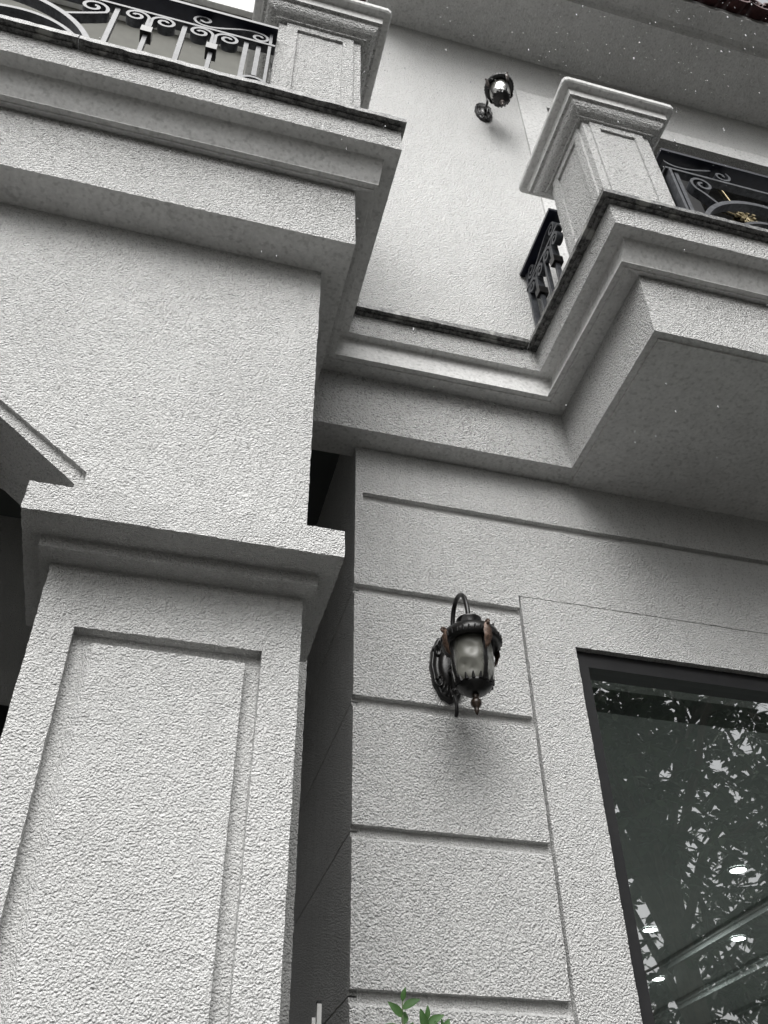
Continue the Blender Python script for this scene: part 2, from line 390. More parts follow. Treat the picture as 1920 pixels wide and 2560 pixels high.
ZE, YE, YT = 6.5, 1.88, 1.70
q = MB(); q.box(0.565, 5.0, YE, YU, Z(ZE), Z(ZE + 0.05), 0.05, skip='fb')
q.build('eave_soffit', 'smooth', house, jit=0.001)
cv = [(YE, ZE), (YE - 0.006, ZE + 0.02), (YE - 0.02, ZE + 0.04), (YE - 0.045, ZE + 0.054), (YE - 0.08, ZE + 0.062), (YE - 0.13, ZE + 0.065), (YT, ZE + 0.065), (YT, ZE + 0.10)]
q = MB()
for (y0, z0), (y1, z1) in zip(cv[:-1], cv[1:]):
    q.patch((5.0, y0, Z(z0)), (0.565, y0, Z(z0)), (0.565, y1, Z(z1)), (5.0, y1, Z(z1)), 0.06)
q.box(0.565, 5.0, YT, YU + 0.3, Z(ZE + 0.10), Z(ZE + 0.13))
q.build('eave_moulding', 'smooth', house, jit=0.001)
rf = MB().patch((0.5, YT - 0.04, Z(ZE + 0.14)), (5.2, YT - 0.04, Z(ZE + 0.14)), (5.2, YU + 2.5, Z(ZE + 1.5)), (0.5, YU + 2.5, Z(ZE + 1.5))).build('roof', 'tile', house)
def tile_mesh():
    q = MB(); V = []; n = 10; r0, r1 = 0.085, 0.066; L = 1.2
    for (r, rr) in ((r0, 0), (r1, 0)):
        for yy, zz in ((0, 0), (L, L * 0.52)):
            for k in range(n + 1):
                a = math.pi * k / n; V.append((r * math.cos(a), yy, zz + r * 1.0 * math.sin(a)))
    F = []; w_ = n + 1
    for k in range(n):
        F += [(k, k + 1, w_ + k + 1, w_ + k), (2 * w_ + k + 1, 2 * w_ + k, 3 * w_ + k, 3 * w_ + k + 1), (k + 1, k, 2 * w_ + k, 2 * w_ + k + 1)]
    q.add(V, F); me = bpy.data.meshes.new('roof_tile'); me.from_pydata(np.concatenate(q.v).tolist(), [], q.f)
    me.materials.append(M['tile']); me.shade_smooth(); return me
tm = tile_mesh()
def pan_mesh():
    V = []; F = []; n = 6
    for yy, zz in ((0, 0), (1.2, 0.62)):
        for k in range(n + 1):
            a = math.pi + math.pi * k / n; V.append((0.075 * math.cos(a), yy, zz + 0.055 * math.sin(a) + 0.03))
    for k in range(n): F.append((k, k + 1, n + 1 + k + 1, n + 1 + k))
    V += [(x, y + 0.0, z - 0.022) for x, y, z in V[:n + 1]]
    o = 2 * (n + 1)
    for k in range(n): F.append((k + 1, k, o + k, o + k + 1))
    me = bpy.data.meshes.new('pan_tile'); me.from_pydata(V, [], F); me.materials.append(M['tile']); me.shade_smooth(); return me
pm = pan_mesh()
for k in range(27):
    for me, dx, dz in ((tm, 0, 0.105), (pm, 0.0875, 0.09)):
        o = bpy.data.objects.new('roof_tile', me); S.collection.objects.link(o); o.parent = house
        o.location = Vector((0.62 + 0.175 * k + dx, YT - 0.10 + random.uniform(-.006, .006), Z(ZE + dz) + random.uniform(-.003, .003))) - house.location
        o.rotation_euler = (0, random.uniform(-.03, .03), random.uniform(-.02, .02))

# left wing behind the left railing: olive wall with shade in its colour, white framed door
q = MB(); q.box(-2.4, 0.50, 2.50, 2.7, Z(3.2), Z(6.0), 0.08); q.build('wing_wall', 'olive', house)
MB().box(-2.4, -0.125, 2.44, 2.498, Z(5.915), Z(5.985)).box(-0.125, -0.06, 2.44, 2.498, Z(3.2), Z(5.985)).build('door_frame', 'white', house)
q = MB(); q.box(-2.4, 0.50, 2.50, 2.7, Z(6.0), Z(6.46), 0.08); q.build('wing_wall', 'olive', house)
q = MB(); q.box(-2.4, 0.50, 2.46, 2.7, Z(6.46), Z(7.0), 0.08); q.build('wing_cornice', 'white', house)

# recessed porch behind the pillar
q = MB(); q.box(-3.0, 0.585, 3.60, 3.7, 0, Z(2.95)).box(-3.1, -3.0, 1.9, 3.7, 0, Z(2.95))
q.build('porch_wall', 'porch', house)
MB().box(-3.05, 0.90, 2.56, 3.69, Z(2.875), Z(2.95)).build('porch_ceiling', 'room_dark', house)  # dark paint stands in for the shade deep in the recess
ed = MB().box(0.0, 0.600, 3.55, 3.598, 0, Z(2.874)).build('entry_door', 'black', house)
MB().box(-2.6, -0.05, 3.56, 3.598, 0, Z(1.88)).build('entry_window', 'black', house)
MB().box(0.50, 0.54, 3.52, 3.549, 0, Z(2.87)).build('door_jamb', 'frame', house, ed)

# ------------------------------------------------------------------ balcony
balc = thing('balcony', 'long pale moulded balcony ledge with black granite coping stepping back between two piers', 'balcony', (0.9, 2.3, Z(2.62)))
def path(xL, yL, yI, xR, yR, z, zi=None, xLi=None, xRi=None):
    zi = z if zi is None else zi; xLi = xL if xLi is None else xLi; xRi = xR if xRi is None else xRi
    return [np.array(p) for p in ((-1.7, yL, Z(z)), (xL, yL, Z(z)), (xLi, yI, Z(zi)), (xRi, yI, Z(zi)), (xR, yR, Z(z)), (3.6, yR, Z(z)))]
def sweep(levels, seg):
    q = MB(); Ps = [path(*l) for l in levels]
    for A, B in zip(Ps[:-1], Ps[1:]):
        for i in range(5):
            q.patch(B[i], B[i + 1], A[i + 1], A[i], seg)
    return q
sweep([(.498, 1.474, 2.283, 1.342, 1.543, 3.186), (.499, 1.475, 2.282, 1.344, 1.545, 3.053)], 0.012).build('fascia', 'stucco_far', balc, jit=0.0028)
sweep([(.499, 1.475, 2.282, 1.344, 1.545, 3.0528), (.450, 1.526, 2.314, 1.398, 1.595, 3.056), (.4455, 1.532, 2.318, 1.4035, 1.601, 3.048),
       (.445, 1.545, 2.317, 1.404, 1.614, 3.020), (.443, 1.560, 2.314, 1.402, 1.629, 2.990, 2.968, .446, 1.393), (.4405, 1.5745, 2.311, 1.400, 1.642, 2.966, 2.936, .452, 1.374),
       (.4395, 1.574, 2.310, 1.399, 1.641, 2.961, 2.930, .451, 1.373), (.4285, 1.593, 2.333, 1.421, 1.661, 2.962, 2.931, .430, 1.396), (.427, 1.595, 2.3345, 1.4225, 1.663, 2.957, 2.925, .429, 1.3975),
       (.3665, 1.620, 2.405, 1.490, 1.686, 2.967, 2.937, .368, 1.478)], 0.014).build('cove_moulding', 'smooth', balc, jit=0.0012)
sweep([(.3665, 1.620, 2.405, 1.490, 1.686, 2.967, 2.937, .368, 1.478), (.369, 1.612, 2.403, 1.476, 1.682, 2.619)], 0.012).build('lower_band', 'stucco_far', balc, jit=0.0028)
q = MB(); zb = Z(2.619)
q.box(-1.7, 0.369, 1.612, 2.56, zb, zb + .02, 0.02, skip='fblrt').box(0.369, 1.476, 2.403, 2.56, zb, zb + .02, 0.02, skip='fblrt')
q.box(1.476, 3.6, 1.682, 2.56, zb, zb + .02, 0.02, skip='fblrt')
q.box(1.504, 3.6, 1.711, 2.499, Z(2.611), zb - .0005, 0.02, skip='trb')
q.build('soffit', 'smooth', balc, jit=0.0012)
q = MB(); q.box(-1.7, .38, 1.62, 2.8, Z(3.0), Z(3.183)).box(.38, 1.47, 2.42, 2.6, Z(3.0), Z(3.1825)).box(1.47, 3.6, 1.70, 2.6, Z(3.0), Z(3.183))
q.box(-1.7, .49, 1.49, 2.41, Z(3.07), Z(3.1815)).box(.49, 1.36, 2.30, 2.41, Z(3.07), Z(3.181)).box(1.36, 3.6, 1.56, 2.4, Z(3.07), Z(3.1815))
q.build('floor_slab', 'smooth', balc)
g0, g1 = Z(3.187), Z(3.211)
for bx in ((-1.7, -0.62, 1.436, 1.72), (-0.617, .511, 1.437, 1.72), (.28, .511, 1.723, 2.22), (.514, 1.298, 2.243, 2.32), (.28, .512, 2.2225, 2.32), (1.302, 1.56, 1.758, 2.32), (1.302, 2.10, 1.503, 1.755), (2.103, 3.6, 1.502, 1.755)):
    q = MB(); q.box(*bx, g0, g1, 0.012)
    q.box(bx[0] + .016, bx[1] - .016, bx[2] + .02, bx[3], Z(3.180), g0 - .0004, 0.02)
    q.build('coping_slab', 'granite', balc, jit=0.0035, freq=40)

# ------------------------------------------------------------------ balcony piers
def pier(x0, x1, yf, dep, label):
    t = thing('balcony_pier', label, 'pier', ((x0 + x1) / 2, yf + dep / 2, g1), 'balcony piers')
    y0, y1 = yf, yf + dep; zt = Z(3.995)
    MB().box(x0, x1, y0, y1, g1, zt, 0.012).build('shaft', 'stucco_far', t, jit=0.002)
    e, p, k = 0.032, 0.010, 0.045
    def frame(face):
        q = MB(); zb_, za_ = g1, zt - 0.006
        def put(a0, a1, h0, h1):
            if face == 'f': q.box(a0, a1, y0 - p, y0, h0, h1, 0.012, skip='b')
            if face == 'b': q.box(a0, a1, y1, y1 + p, h0, h1, 0.03, skip='f')
            if face == 'l': q.box(x0 - p, x0, a0, a1, h0, h1, 0.012, skip='r')
            if face == 'r': q.box(x1, x1 + p, a0, a1, h0, h1, 0.012, skip='l')
        A, B = (x0 + e, x1 - e) if face in 'fb' else (y0 + e, y1 - e)
        put(A, A + k, zb_, za_); put(B - k, B, zb_, za_); put(A + k, B - k, za_ - 0.045, za_); put(A + k, B - k, zb_, zb_ + 0.05)
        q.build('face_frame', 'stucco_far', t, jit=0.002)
    for fc in 'flrb': frame(fc)
    # moulded cap: square rings of a profile (offset, height)
    prof = [(0.001, 3.990), (.020, 3.992), (.020, 4.003), (.026, 4.006), (.040, 4.012), (.052, 4.024), (.060, 4.040), (.062, 4.058), (.066, 4.060), (.0755, 4.062), (.078, 4.108), (.082, 4.111),
            (.106, 4.113), (.112, 4.120), (.113, 4.142), (.109, 4.152), (.06, 4.160)]
    def ring(o):
        r = [];
        for cx, cy, sx, sy in ((x0 - o, y0 - o, 1, 1), (x1 + o, y0 - o, -1, 1), (x1 + o, y1 + o, -1, -1), (x0 - o, y1 + o, 1, -1)):
            r.append((cx, cy))
        return r
    def cap(lo, hi, nm, jit):
        q = MB()
        for (o0, z0), (o1, z1) in zip(prof[lo:hi], prof[lo + 1:hi + 1]):
            a, c = ring(o0), ring(o1)
            for i in range(4):
                j = (i + 1) % 4
                q.patch((*a[i], Z(z0)), (*a[j], Z(z0)), (*c[j], Z(z1)), (*c[i], Z(z1)), 0.012)
        return q, nm, jit
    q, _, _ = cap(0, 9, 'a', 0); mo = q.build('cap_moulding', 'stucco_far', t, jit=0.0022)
    q = MB()
    def ring8(o):
        out = []
        for (cx, cy), (sx, sy) in zip(ring(o), ((1, 1), (-1, 1), (-1, -1), (1, -1))):
            c = max(0.002, 0.022 * min(1, (o - .08) / .03)) if o > .081 else 0.002
            P = [(cx, cy + sy * c), (cx + sx * c * .3, cy + sy * c * .3), (cx + sx * c, cy)]
            out += P if sx * sy > 0 else P[::-1]
        return out
    for (o0, z0), (o1, z1) in zip(prof[9:-1], prof[10:]):
        a, c = ring8(o0), ring8(o1)
        for i in range(12):
            j = (i + 1) % 12
            q.patch((*a[i], Z(z0)), (*a[j], Z(z0)), (*c[j], Z(z1)), (*c[i], Z(z1)), 0.012)
    r = ring(.061); q.patch((*r[0], Z(4.16)), (*r[1], Z(4.16)), (*r[2], Z(4.16)), (*r[3], Z(4.16)))
    q.build('cap_slab', 'smooth', t, jit=0.0012)
    return t
pier(0.018, 0.360, 1.530, 0.34, 'panelled pale pier with moulded cap on the left balcony corner beside the scrolled railing')
pier(1.390, 1.713, 1.600, 0.34, 'panelled pale pier with moulded cap on the right balcony corner below the upper wall lamp')

# ------------------------------------------------------------------ railings
def spiral(c, r0, r1, a0, turns, n=36):
    """points in (u, z) from the outer end inwards"""
    out = []
    for k in range(n + 1):
        t = k / n; r = r0 + (r1 - r0) * t ** 0.85; a = a0 + turns * 2 * math.pi * t
        out.append((c[0] + r * math.cos(a), c[1] + r * math.sin(a)))
    return out
def arc(c, r, a0, a1, n=40, sz=1.0):
    return [(c[0] + r * math.cos(a0 + (a1 - a0) * k / n), c[1] + sz * r * math.sin(a0 + (a1 - a0) * k / n)) for k in range(n + 1)]
def bez(p0, p1, p2, p3, n=20):
    return [tuple((1 - t) ** 3 * np.array(p0) + 3 * (1 - t) ** 2 * t * np.array(p1) + 3 * (1 - t) * t * t * np.array(p2) + t ** 3 * np.array(p3)) for t in [k / n for k in range(n + 1)]]
class Rail:
    def __init__(s, label, o, du, nrm, base):
        s.o = np.array(o, float); s.du = np.array(du, float); s.nrm = np.array(nrm, float)
        s.t = thing('balcony_railing', label, 'railing', tuple(base), 'wrought iron balcony railings')
    def P(s, uz): return [s.o + s.du * u + np.array((0, 0, Z(z))) for u, z in uz]
    def bar(s, name, uz, th=0.014, wd=0.034, par=None):
        return MB().flat(s.P(uz), s.nrm, th, wd).build(name, 'iron', s.t, par)
    def board(s, u0, u1, z, wd, th):
        a, c = s.P([(u0, z + th / 2), (u1, z + th / 2)])
        return MB().flat([a, c], s.nrm, th, wd).build('handrail', 'handrail', s.t)
    def collar(s, u, z, par=None):
        q = MB()
        for hz, hw in ((0.0, 0.019), ):
            a, c = s.P([(u, z - 0.022), (u, z + 0.022)]); q.flat([a, c], s.nrm, 0.040, 0.046)
        return q.build('collar', 'lamp_black', s.t, par)
    def ram(s, u, z, top, w_=0.10):
        """centre post with collar and a pair of ram's horn scrolls"""
        s.bar('bar', [(u, 3.205), (u, z - 0.02)], 0.016, 0.02)
        s.collar(u, z)
        for sg in (-1, 1):
            c = (u + sg * w_ * 0.52, top - w_ * 0.44)
            pts = [(u + sg * 0.004, z + 0.018), (u + sg * 0.006, z + 0.05)]
            sp = spiral((0, 0), w_ * 0.47, w_ * 0.10, math.pi, -1.45)
            pts += [(c[0] + sg * p[0], c[1] + p[1]) for p in sp]
            s.bar('scroll', pts, 0.012, 0.034)
GB, GM, GH_ = 3.205, 3.690, 3.800                              # foot, cross bar, underside of handrail
# left
r = Rail('wrought iron scroll railing under a navy handrail left of the left balcony pier', (0, 1.520, 0), (1, 0, 0), (0, 1, 0), (-0.5, 1.52, g1))
r.board(-1.7, 0.018, GH_, 0.075, 0.018)
r.bar('cross_bar', [(-1.7, GM), (0.016, GM)], 0.014, 0.034)
for u in (-0.572, -0.325, -0.092): r.bar('bar', [(u, GB), (u, GM - .007)], 0.018, 0.018)
r.bar('end_bar', [(-0.004, GB), (-0.004, GH_)], 0.012, 0.03)
r.ram(-0.448, 3.535, GM - .008); r.ram(-0.212, 3.535, GM - .008)
r.bar('ring', arc((-0.98, GB), 0.385, 0.02, math.pi - .02), 0.021, 0.038)
r.bar('ring', arc((-0.86, GB), 0.24, 0.15, math.pi - .15), 0.016, 0.034)
r.bar('scroll', [(-0.735, 3.50), (-0.68, 3.535), (-0.63, 3.57)] + [(-0.65 + p[0], 3.618 + p[1]) for p in spiral((0, 0), 0.055, 0.012, -0.5, 1.3)], 0.013, 0.036)
sp1 = [(-0.262 + p[0], 3.752 + p[1]) for p in spiral((0, 0), 0.046, 0.010, -math.pi * .45, -1.25)][::-1]
sp2 = [(-0.048 + p[0], 3.728 + p[1]) for p in spiral((0, 0), 0.040, 0.010, math.pi * .55, -1.25)]
r.bar('scroll', sp1 + bez((-0.255, 3.706), (-0.19, 3.70), (-0.12, 3.785), (-0.054, 3.768), 14)[1:-1] + sp2, 0.011, 0.034)
r.bar('scroll', [(-0.09 + p[0], 3.30 + p[1]) for p in arc((0.045, 0.03), 0.05, math.pi * 1.1, math.pi * .25, 14)] + [(-0.03 + p[0], 3.335 + p[1]) for p in spiral((0, 0), 0.034, 0.010, math.pi * .3, -1.1)], 0.013, 0.036)
r.bar('bar', [(-0.045, 3.42), (-0.045, GM)], 0.018, 0.012)
# right front
r = Rail('wrought iron ring and scroll railing right of the right balcony pier', (0, 1.588, 0), (1, 0, 0), (0, 1, 0), (2.4, 1.588, g1))
r.board(1.713, 3.6, GH_, 0.075, 0.018)
r.bar('cross_bar', [(1.715, GM), (3.6, GM)], 0.014, 0.034)
r.bar('end_bar', [(1.735, GB), (1.735, GM)], 0.013, 0.036); r.bar('bar', [(1.768, GB), (1.768, GM)], 0.018, 0.018)
def ringset(c, sg=1):
    r.bar('ring', arc((c, GB), 0.345, 0.02, math.pi - .02, sz=1.0), 0.021, 0.038)
    r.bar('ring', arc((c, GB), 0.20, 0.12, math.pi - .12), 0.016, 0.034)
    for s_ in (-1, 1):
        base = [(-0.225, 0.265), (-0.27, 0.325), (-0.305, 0.36)] + [(-0.262 + p[0], 0.405 + p[1]) for p in spiral((0, 0), 0.058, 0.012, math.pi + .55, -1.35)]
        r.bar('scroll', [(c + (-s_) * p[0] * -1 if False else c + s_ * p[0], GB + p[1]) for p in base], 0.013, 0.036)
ringset(2.135); ringset(2.98)
r.bar('scroll', bez((1.72, 3.745), (1.76, 3.705), (1.82, 3.705), (1.95, 3.765), 12) , 0.011, 0.034)
r.bar('scroll', [(2.00 + p[0], 3.742 + p[1]) for p in spiral((0, 0), 0.046, 0.010, 0.9, -1.2)], 0.011, 0.034)
# right side, running back to the wall
r = Rail('short wrought iron side railing running back to the wall behind the right balcony pier', (1.388, 0, 0), (0, 1, 0), (1, 0, 0), (1.388, 2.12, g1))
r.board(1.942, 2.308, GH_, 0.075, 0.018)
r.bar('cross_bar', [(1.942, GM), (2.306, GM)], 0.014, 0.034)
r.bar('end_bar', [(2.290, GB), (2.290, GH_)], 0.014, 0.03); r.bar('bar', [(2.120, GB), (2.120, GM)], 0.018, 0.018)
r.ram(2.205, 3.535, GM - .008, 0.085); r.ram(2.035, 3.535, GM - .008, 0.085)
sp1 = [(2.235 + p[0], 3.752 + p[1]) for p in spiral((0, 0), 0.040, 0.010, -math.pi * .55, 1.25)][::-1]
sp2 = [(2.00 + p[0], 3.735 + p[1]) for p in spiral((0, 0), 0.036, 0.010, math.pi * .45, 1.25)]
r.bar('scroll', sp1 + bez((2.228, 3.712), (2.17, 3.705), (2.08, 3.785), (2.006, 3.772), 12)[1:-1] + sp2, 0.011, 0.034)

# gold ornament on the balcony door
t = thing('gold_ornament', 'small gold star shaped ornament on the dark balcony door behind the right railing', 'ornament', (3.10, 2.435, Z(5.28)))
q = MB(); cx, cz = 3.12, Z(5.26); yy = YU + 0.122
MB().tube([(cx - 0.27, yy, cz + 0.085), (cx + .09, yy, cz - .03)], 0.005, 6).build('rod', 'gold', t)
MB().tube([(cx - .10, yy, cz + .42), (cx + .03, yy, cz - .28)], 0.005, 6).build('rod', 'gold', t)
for k in range(10):
    a = 2 * math.pi * k / 10; rr = 0.050 + 0.020 * (k % 2)
    q = MB(); q.tube([(cx, yy - .01, cz), (cx + rr * math.cos(a), yy - .01, cz + rr * math.sin(a))], 0.005, 5)
    x_, z_ = cx + rr * math.cos(a), cz + rr * math.sin(a)
    q.add([(x_ + 0.012 * math.cos(i * 2 * math.pi / 8), yy - .01 + .02 * d, z_ + 0.012 * math.sin(i * 2 * math.pi / 8)) for d in (-.5, .5) for i in range(8)],
          [tuple(range(8)), tuple(range(8, 16))[::-1]] + [(i, (i + 1) % 8, 8 + (i + 1) % 8, 8 + i) for i in range(8)])
    q.build('petal', 'gold', t)

# ------------------------------------------------------------------ arched porch wall and pillar
YP, XP = 1.742, 0.283
pw = thing('porch_arch_wall', 'pale rough rendered wall with an angled arch opening above the foreground pillar', 'wall', (-0.4, 1.9, Z(1.5)))
q = MB(); TH = 0.30; zt = Z(2.640)
# opening edge (outer line of the trim) from the springing on the capital upwards to the left
ed_o = [(-0.267, 1.20), (-0.267, 1.565), (-0.519, 1.763), (-0.95, 1.99), (-1.45, 2.08), (-2.2, 2.08)]
ed_i = [(-0.290, 1.20), (-0.290, 1.536), (-0.508, 1.718), (-0.95, 1.945), (-1.45, 2.035), (-2.2, 2.035)]
def P3(p, y): return (p[0], y, Z(p[1]))
q.patch((XP, YP, Z(1.0)), (XP, YP, zt), (-0.267, YP, zt), (-0.267, YP, Z(1.0)), 0.011)
for a, c in zip(ed_o[1:-1], ed_o[2:]):
    q.patch(P3(c, YP), P3(a, YP), (a[0], YP, zt), (c[0], YP, zt), 0.012)
q.patch((XP, YP, Z(1.0)), (XP, YP + TH, Z(1.0)), (XP, YP + TH, zt), (XP, YP, zt), 0.012)
q.build('wall_face', 'stucco_mid', pw, jit=0.0028)
q = MB(); d_ = 0.016
for a, c, a2, c2 in zip(ed_o[:-1], ed_o[1:], ed_i[:-1], ed_i[1:]):
    q.patch(P3(a, YP), P3(c, YP), P3(c, YP + d_), P3(a, YP + d_), 0.012)
    q.patch(P3(a2, YP + d_), P3(a, YP + d_), P3(c, YP + d_), P3(c2, YP + d_), 0.012)
    q.patch(P3(a2, YP + d_), P3(c2, YP + d_), P3(c2, YP + TH), P3(a2, YP + TH), 0.012)
q.build('arch_trim', 'stucco_mid', pw, jit=0.0022)
q = MB()
q.patch((XP, YP + TH, Z(1.0)), (-0.290, YP + TH, Z(1.0)), (-0.290, YP + TH, zt), (XP, YP + TH, zt))
for a, c in zip(ed_i[1:-1], ed_i[2:]):
    q.patch(P3(a, YP + TH), P3(c, YP + TH), (c[0], YP + TH, zt), (a[0], YP + TH, zt))
q.build('wall_back', 'stucco', pw)

pil = thing('porch_pillar', 'square pale rendered pillar with recessed panel and stepped capital in the foreground', 'pillar', (0, 1.65, 0))
x0, x1, y0, y1 = -0.2598, 0.2556, 1.570, 1.84
px0, px1, pz1 = -0.1857, 0.1788, 1.0115
zb_, zt_ = 0.0, Z(1.160)
RD = 0.026
q = MB()
q.patch((x0, y0, zb_), (px0, y0, zb_), (px0, y0, zt_), (x0, y0, zt_), 0.008)
q.patch((px1, y0, zb_), (x1, y0, zb_), (x1, y0, zt_), (px1, y0, zt_), 0.008)
q.patch((px0, y0, Z(pz1)), (px1, y0, Z(pz1)), (px1, y0, zt_), (px0, y0, zt_), 0.008)
q.patch((px0, y0, zb_), (px0, y0 + RD, zb_), (px0, y0 + RD, Z(pz1)), (px0, y0, Z(pz1)), 0.008)
q.patch((px1, y0 + RD, zb_), (px1, y0, zb_), (px1, y0, Z(pz1)), (px1, y0 + RD, Z(pz1)), 0.008)
q.patch((px0, y0 + RD, Z(pz1)), (px1, y0 + RD, Z(pz1)), (px1, y0, Z(pz1)), (px0, y0, Z(pz1)), 0.008)
q.patch((px0, y0 + RD, zb_), (px1, y0 + RD, zb_), (px1, y0 + RD, Z(pz1)), (px0, y0 + RD, Z(pz1)), 0.012)
q.box(x0, x1, y0, y1, zb_, zt_, 0.012, skip='fut')
sh = q.build('shaft', 'stucco', pil, jit=0.003)
ix0, ix1, iz1 = -0.1545, 0.1497, 0.983
q = MB(); bv = 0.012
q.patch((ix0 + bv, y0 + .001, zb_), (ix1 - .003, y0 + .001, zb_), (ix1 - .003, y0 + .001, Z(iz1) - .003), (ix0 + bv, y0 + .001, Z(iz1) - .003), 0.008)
q.patch((ix0 - .006, y0 + RD, zb_), (ix0 + bv, y0 + .001, zb_), (ix0 + bv, y0 + .001, Z(iz1) - .003), (ix0 - .006, y0 + RD, Z(iz1)), 0.008)
q.patch((ix1 - .003, y0 + .001, zb_), (ix1, y0 + RD, zb_), (ix1, y0 + RD, Z(iz1)), (ix1 - .003, y0 + .001, Z(iz1) - .003), 0.008)
q.patch((ix0 + bv, y0 + .001, Z(iz1) - .003), (ix1 - .003, y0 + .001, Z(iz1) - .003), (ix1, y0 + RD, Z(iz1)), (ix0 - .006, y0 + RD, Z(iz1)), 0.008)
q.build('panel', 'stucco', pil, jit=0.003)
MB().box(-0.2845, 0.277, 1.519, 1.85, Z(1.154), Z(1.183), 0.008).build('necking', 'stucco', pil, jit=0.0014)
MB().box(-0.322, 0.317, 1.444 - 0.0, 1.856, Z(1.181), Z(1.2515), 0.008).build('abacus', 'stucco', pil, jit=0.003)
bp_ = thing('rear_pilaster', 'dark shaded rendered pilaster standing close behind the foreground pillar', 'pilaster', (0.1, 2.0, 0))
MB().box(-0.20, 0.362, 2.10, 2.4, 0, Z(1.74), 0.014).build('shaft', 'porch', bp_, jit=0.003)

# ------------------------------------------------------------------ wall lamps
def lamp(cx, ywall, zplate, label, off=0.235, leafm='bronze', dx=0.0):
    t = thing('wall_lantern', label, 'wall lamp', (cx, ywall, zplate), 'black wall lanterns')
    ax, ay = cx + dx, ywall - off; z0 = zplate            # lantern axis; heights below relative to plate centre
    # back plate: oval dish with a beaded rim, raised boss and scroll relief
    q = MB(); V = []; F = []; n = 40
    rings = [(1.0, 0.0), (1.0, 0.010), (0.95, 0.018), (0.86, 0.020), (0.80, 0.014), (0.55, 0.016), (0.50, 0.026), (0.30, 0.032), (0.0, 0.034)]
    for s_, d in rings:
        for k in range(n):
            a = 2 * math.pi * k / n; lob = 1 + (0.03 * math.cos(12 * a) if 0.7 < s_ <= 1 else 0)
            V.append((cx + 0.062 * s_ * lob * math.cos(a), ywall - d, z0 + 0.128 * s_ * lob * math.sin(a)))
    for j in range(len(rings) - 1):
        for k in range(n):
            k2 = (k + 1) % n; F.append((j * n + k, (j + 1) * n + k, (j + 1) * n + k2, j * n + k2))
    q.add(V, F); pl = q.build('back_plate', 'lamp_black', t, smooth=True)
    for sx in (-1, 1):
        for sz in (-1, 1):
            MB().tube([(cx + sx * (0.036 + 0.016 * math.cos(a) * (1 - a / 9)), ywall - 0.020, z0 + sz * (0.055 + 0.028 * math.sin(a) * (1 - a / 9))) for a in [i * 0.45 for i in range(15)]], 0.0032, 6).build('relief_scroll', 'lamp_black', t, pl, smooth=True)
    for k in range(9):
        a = math.pi * (1.15 + 0.7 * k / 8)
        MB().tube([(cx + .030 * math.cos(a), ywall - .022, z0 + .075 * math.sin(a)), (cx + .054 * math.cos(a), ywall - .019, z0 + .115 * math.sin(a))], [0.002, 0.0045], 6).build('relief_flute', 'lamp_black', t, pl, smooth=True)
    # arm: from the plate up, over and down onto the cap
    ap = bez((cx, ywall - .03, z0 - .02), (cx, ywall - .10, z0 - .03), (cx, ywall - .09, z0 + .05), (cx, ywall - .085, z0 + .10), 10)
    ap += bez((cx, ywall - .085, z0 + .10), (cx, ywall - .08, z0 + .225), (ax, ay, z0 + .235), (ax, ay, z0 + .040), 18)[1:]
    MB().tube(ap, 0.0082, 10).build('arm', 'lamp_black', t, smooth=True)
    q = MB(); q.tube(bez((cx, ywall - .035, z0 - .03), (cx, ywall - .075, z0 - .04), (cx, ywall - .07, z0 - .09), (cx, ywall - .06, z0 - .12), 10), [0.010 - .0003 * k for k in range(11)], 8)
    q.tube(bez((cx, ywall - .06, z0 - .12), (cx, ywall - .05, z0 - .15), (cx, ywall - .085, z0 - .185), (cx, ywall - .055, z0 - .205), 10), 0.0065, 8)
    q.lathe([(0.002, z0 - .130), (.012, z0 - .126), (.014, z0 - .118), (.010, z0 - .110)], cx, ywall - .061, 10)
    q.build('tail', 'lamp_black', t, smooth=True)
    Q = lambda d: z0 + float(np.interp(d, [-.302, -.22, -.16, .018, .054, .128], [-.296, -.228, -.196, -.058, -.016, .044]))
    # cap with flared brim and collar
    q = MB(); q.lathe([(.066, Q(.024)), (.084, Q(.018)), (.095, Q(.022)), (.096, Q(.036)), (.088, Q(.054)), (.060, Q(.070)), (.045, Q(.078)), (.034, Q(.086)), (.032, Q(.092)),
                       (.040, Q(.118)), (.041, Q(.124)), (.038, Q(.127)), (.012, Q(.128))], ax, ay, 32)
    cp = q.build('cap', 'lamp_black', t, smooth=True)
    q = MB()
    for k in range(32):
        a = 2 * math.pi * k / 32
        q.tube([(ax + .0955 * math.cos(a), ay + .0955 * math.sin(a), Q(.022)), (ax + .0965 * math.cos(a), ay + .0965 * math.sin(a), Q(.036))], .003, 5)
    q.build('brim_bead', 'lamp_black', t, cp)
    MB().lathe([(.064, Q(.024)), (.066, Q(-.02)), (.066, Q(-.06)), (.064, Q(-.10)), (.060, Q(-.135)), (.052, Q(-.165)), (.044, Q(-.180))], ax, ay, 32, cap=False).build('glass_shade', 'lamp_glass', t, smooth=True)
    MB().lathe([(.010, Q(.02)), (.013, Q(-.01)), (.024, Q(-.035)), (.027, Q(-.06)), (.020, Q(-.085)), (.004, Q(-.092))], ax, ay, 14).build('bulb', 'bulb', t, smooth=True)
    cup = MB().lathe([(.050, Q(-.160)), (.055, Q(-.162)), (.051, Q(-.178)), (.041, Q(-.196)), (.036, Q(-.200)), (.033, Q(-.208)), (.014, Q(-.216)), (.009, Q(-.220))], ax, ay, 28).build('cup', 'lamp_black', t, smooth=True)
    q = MB()
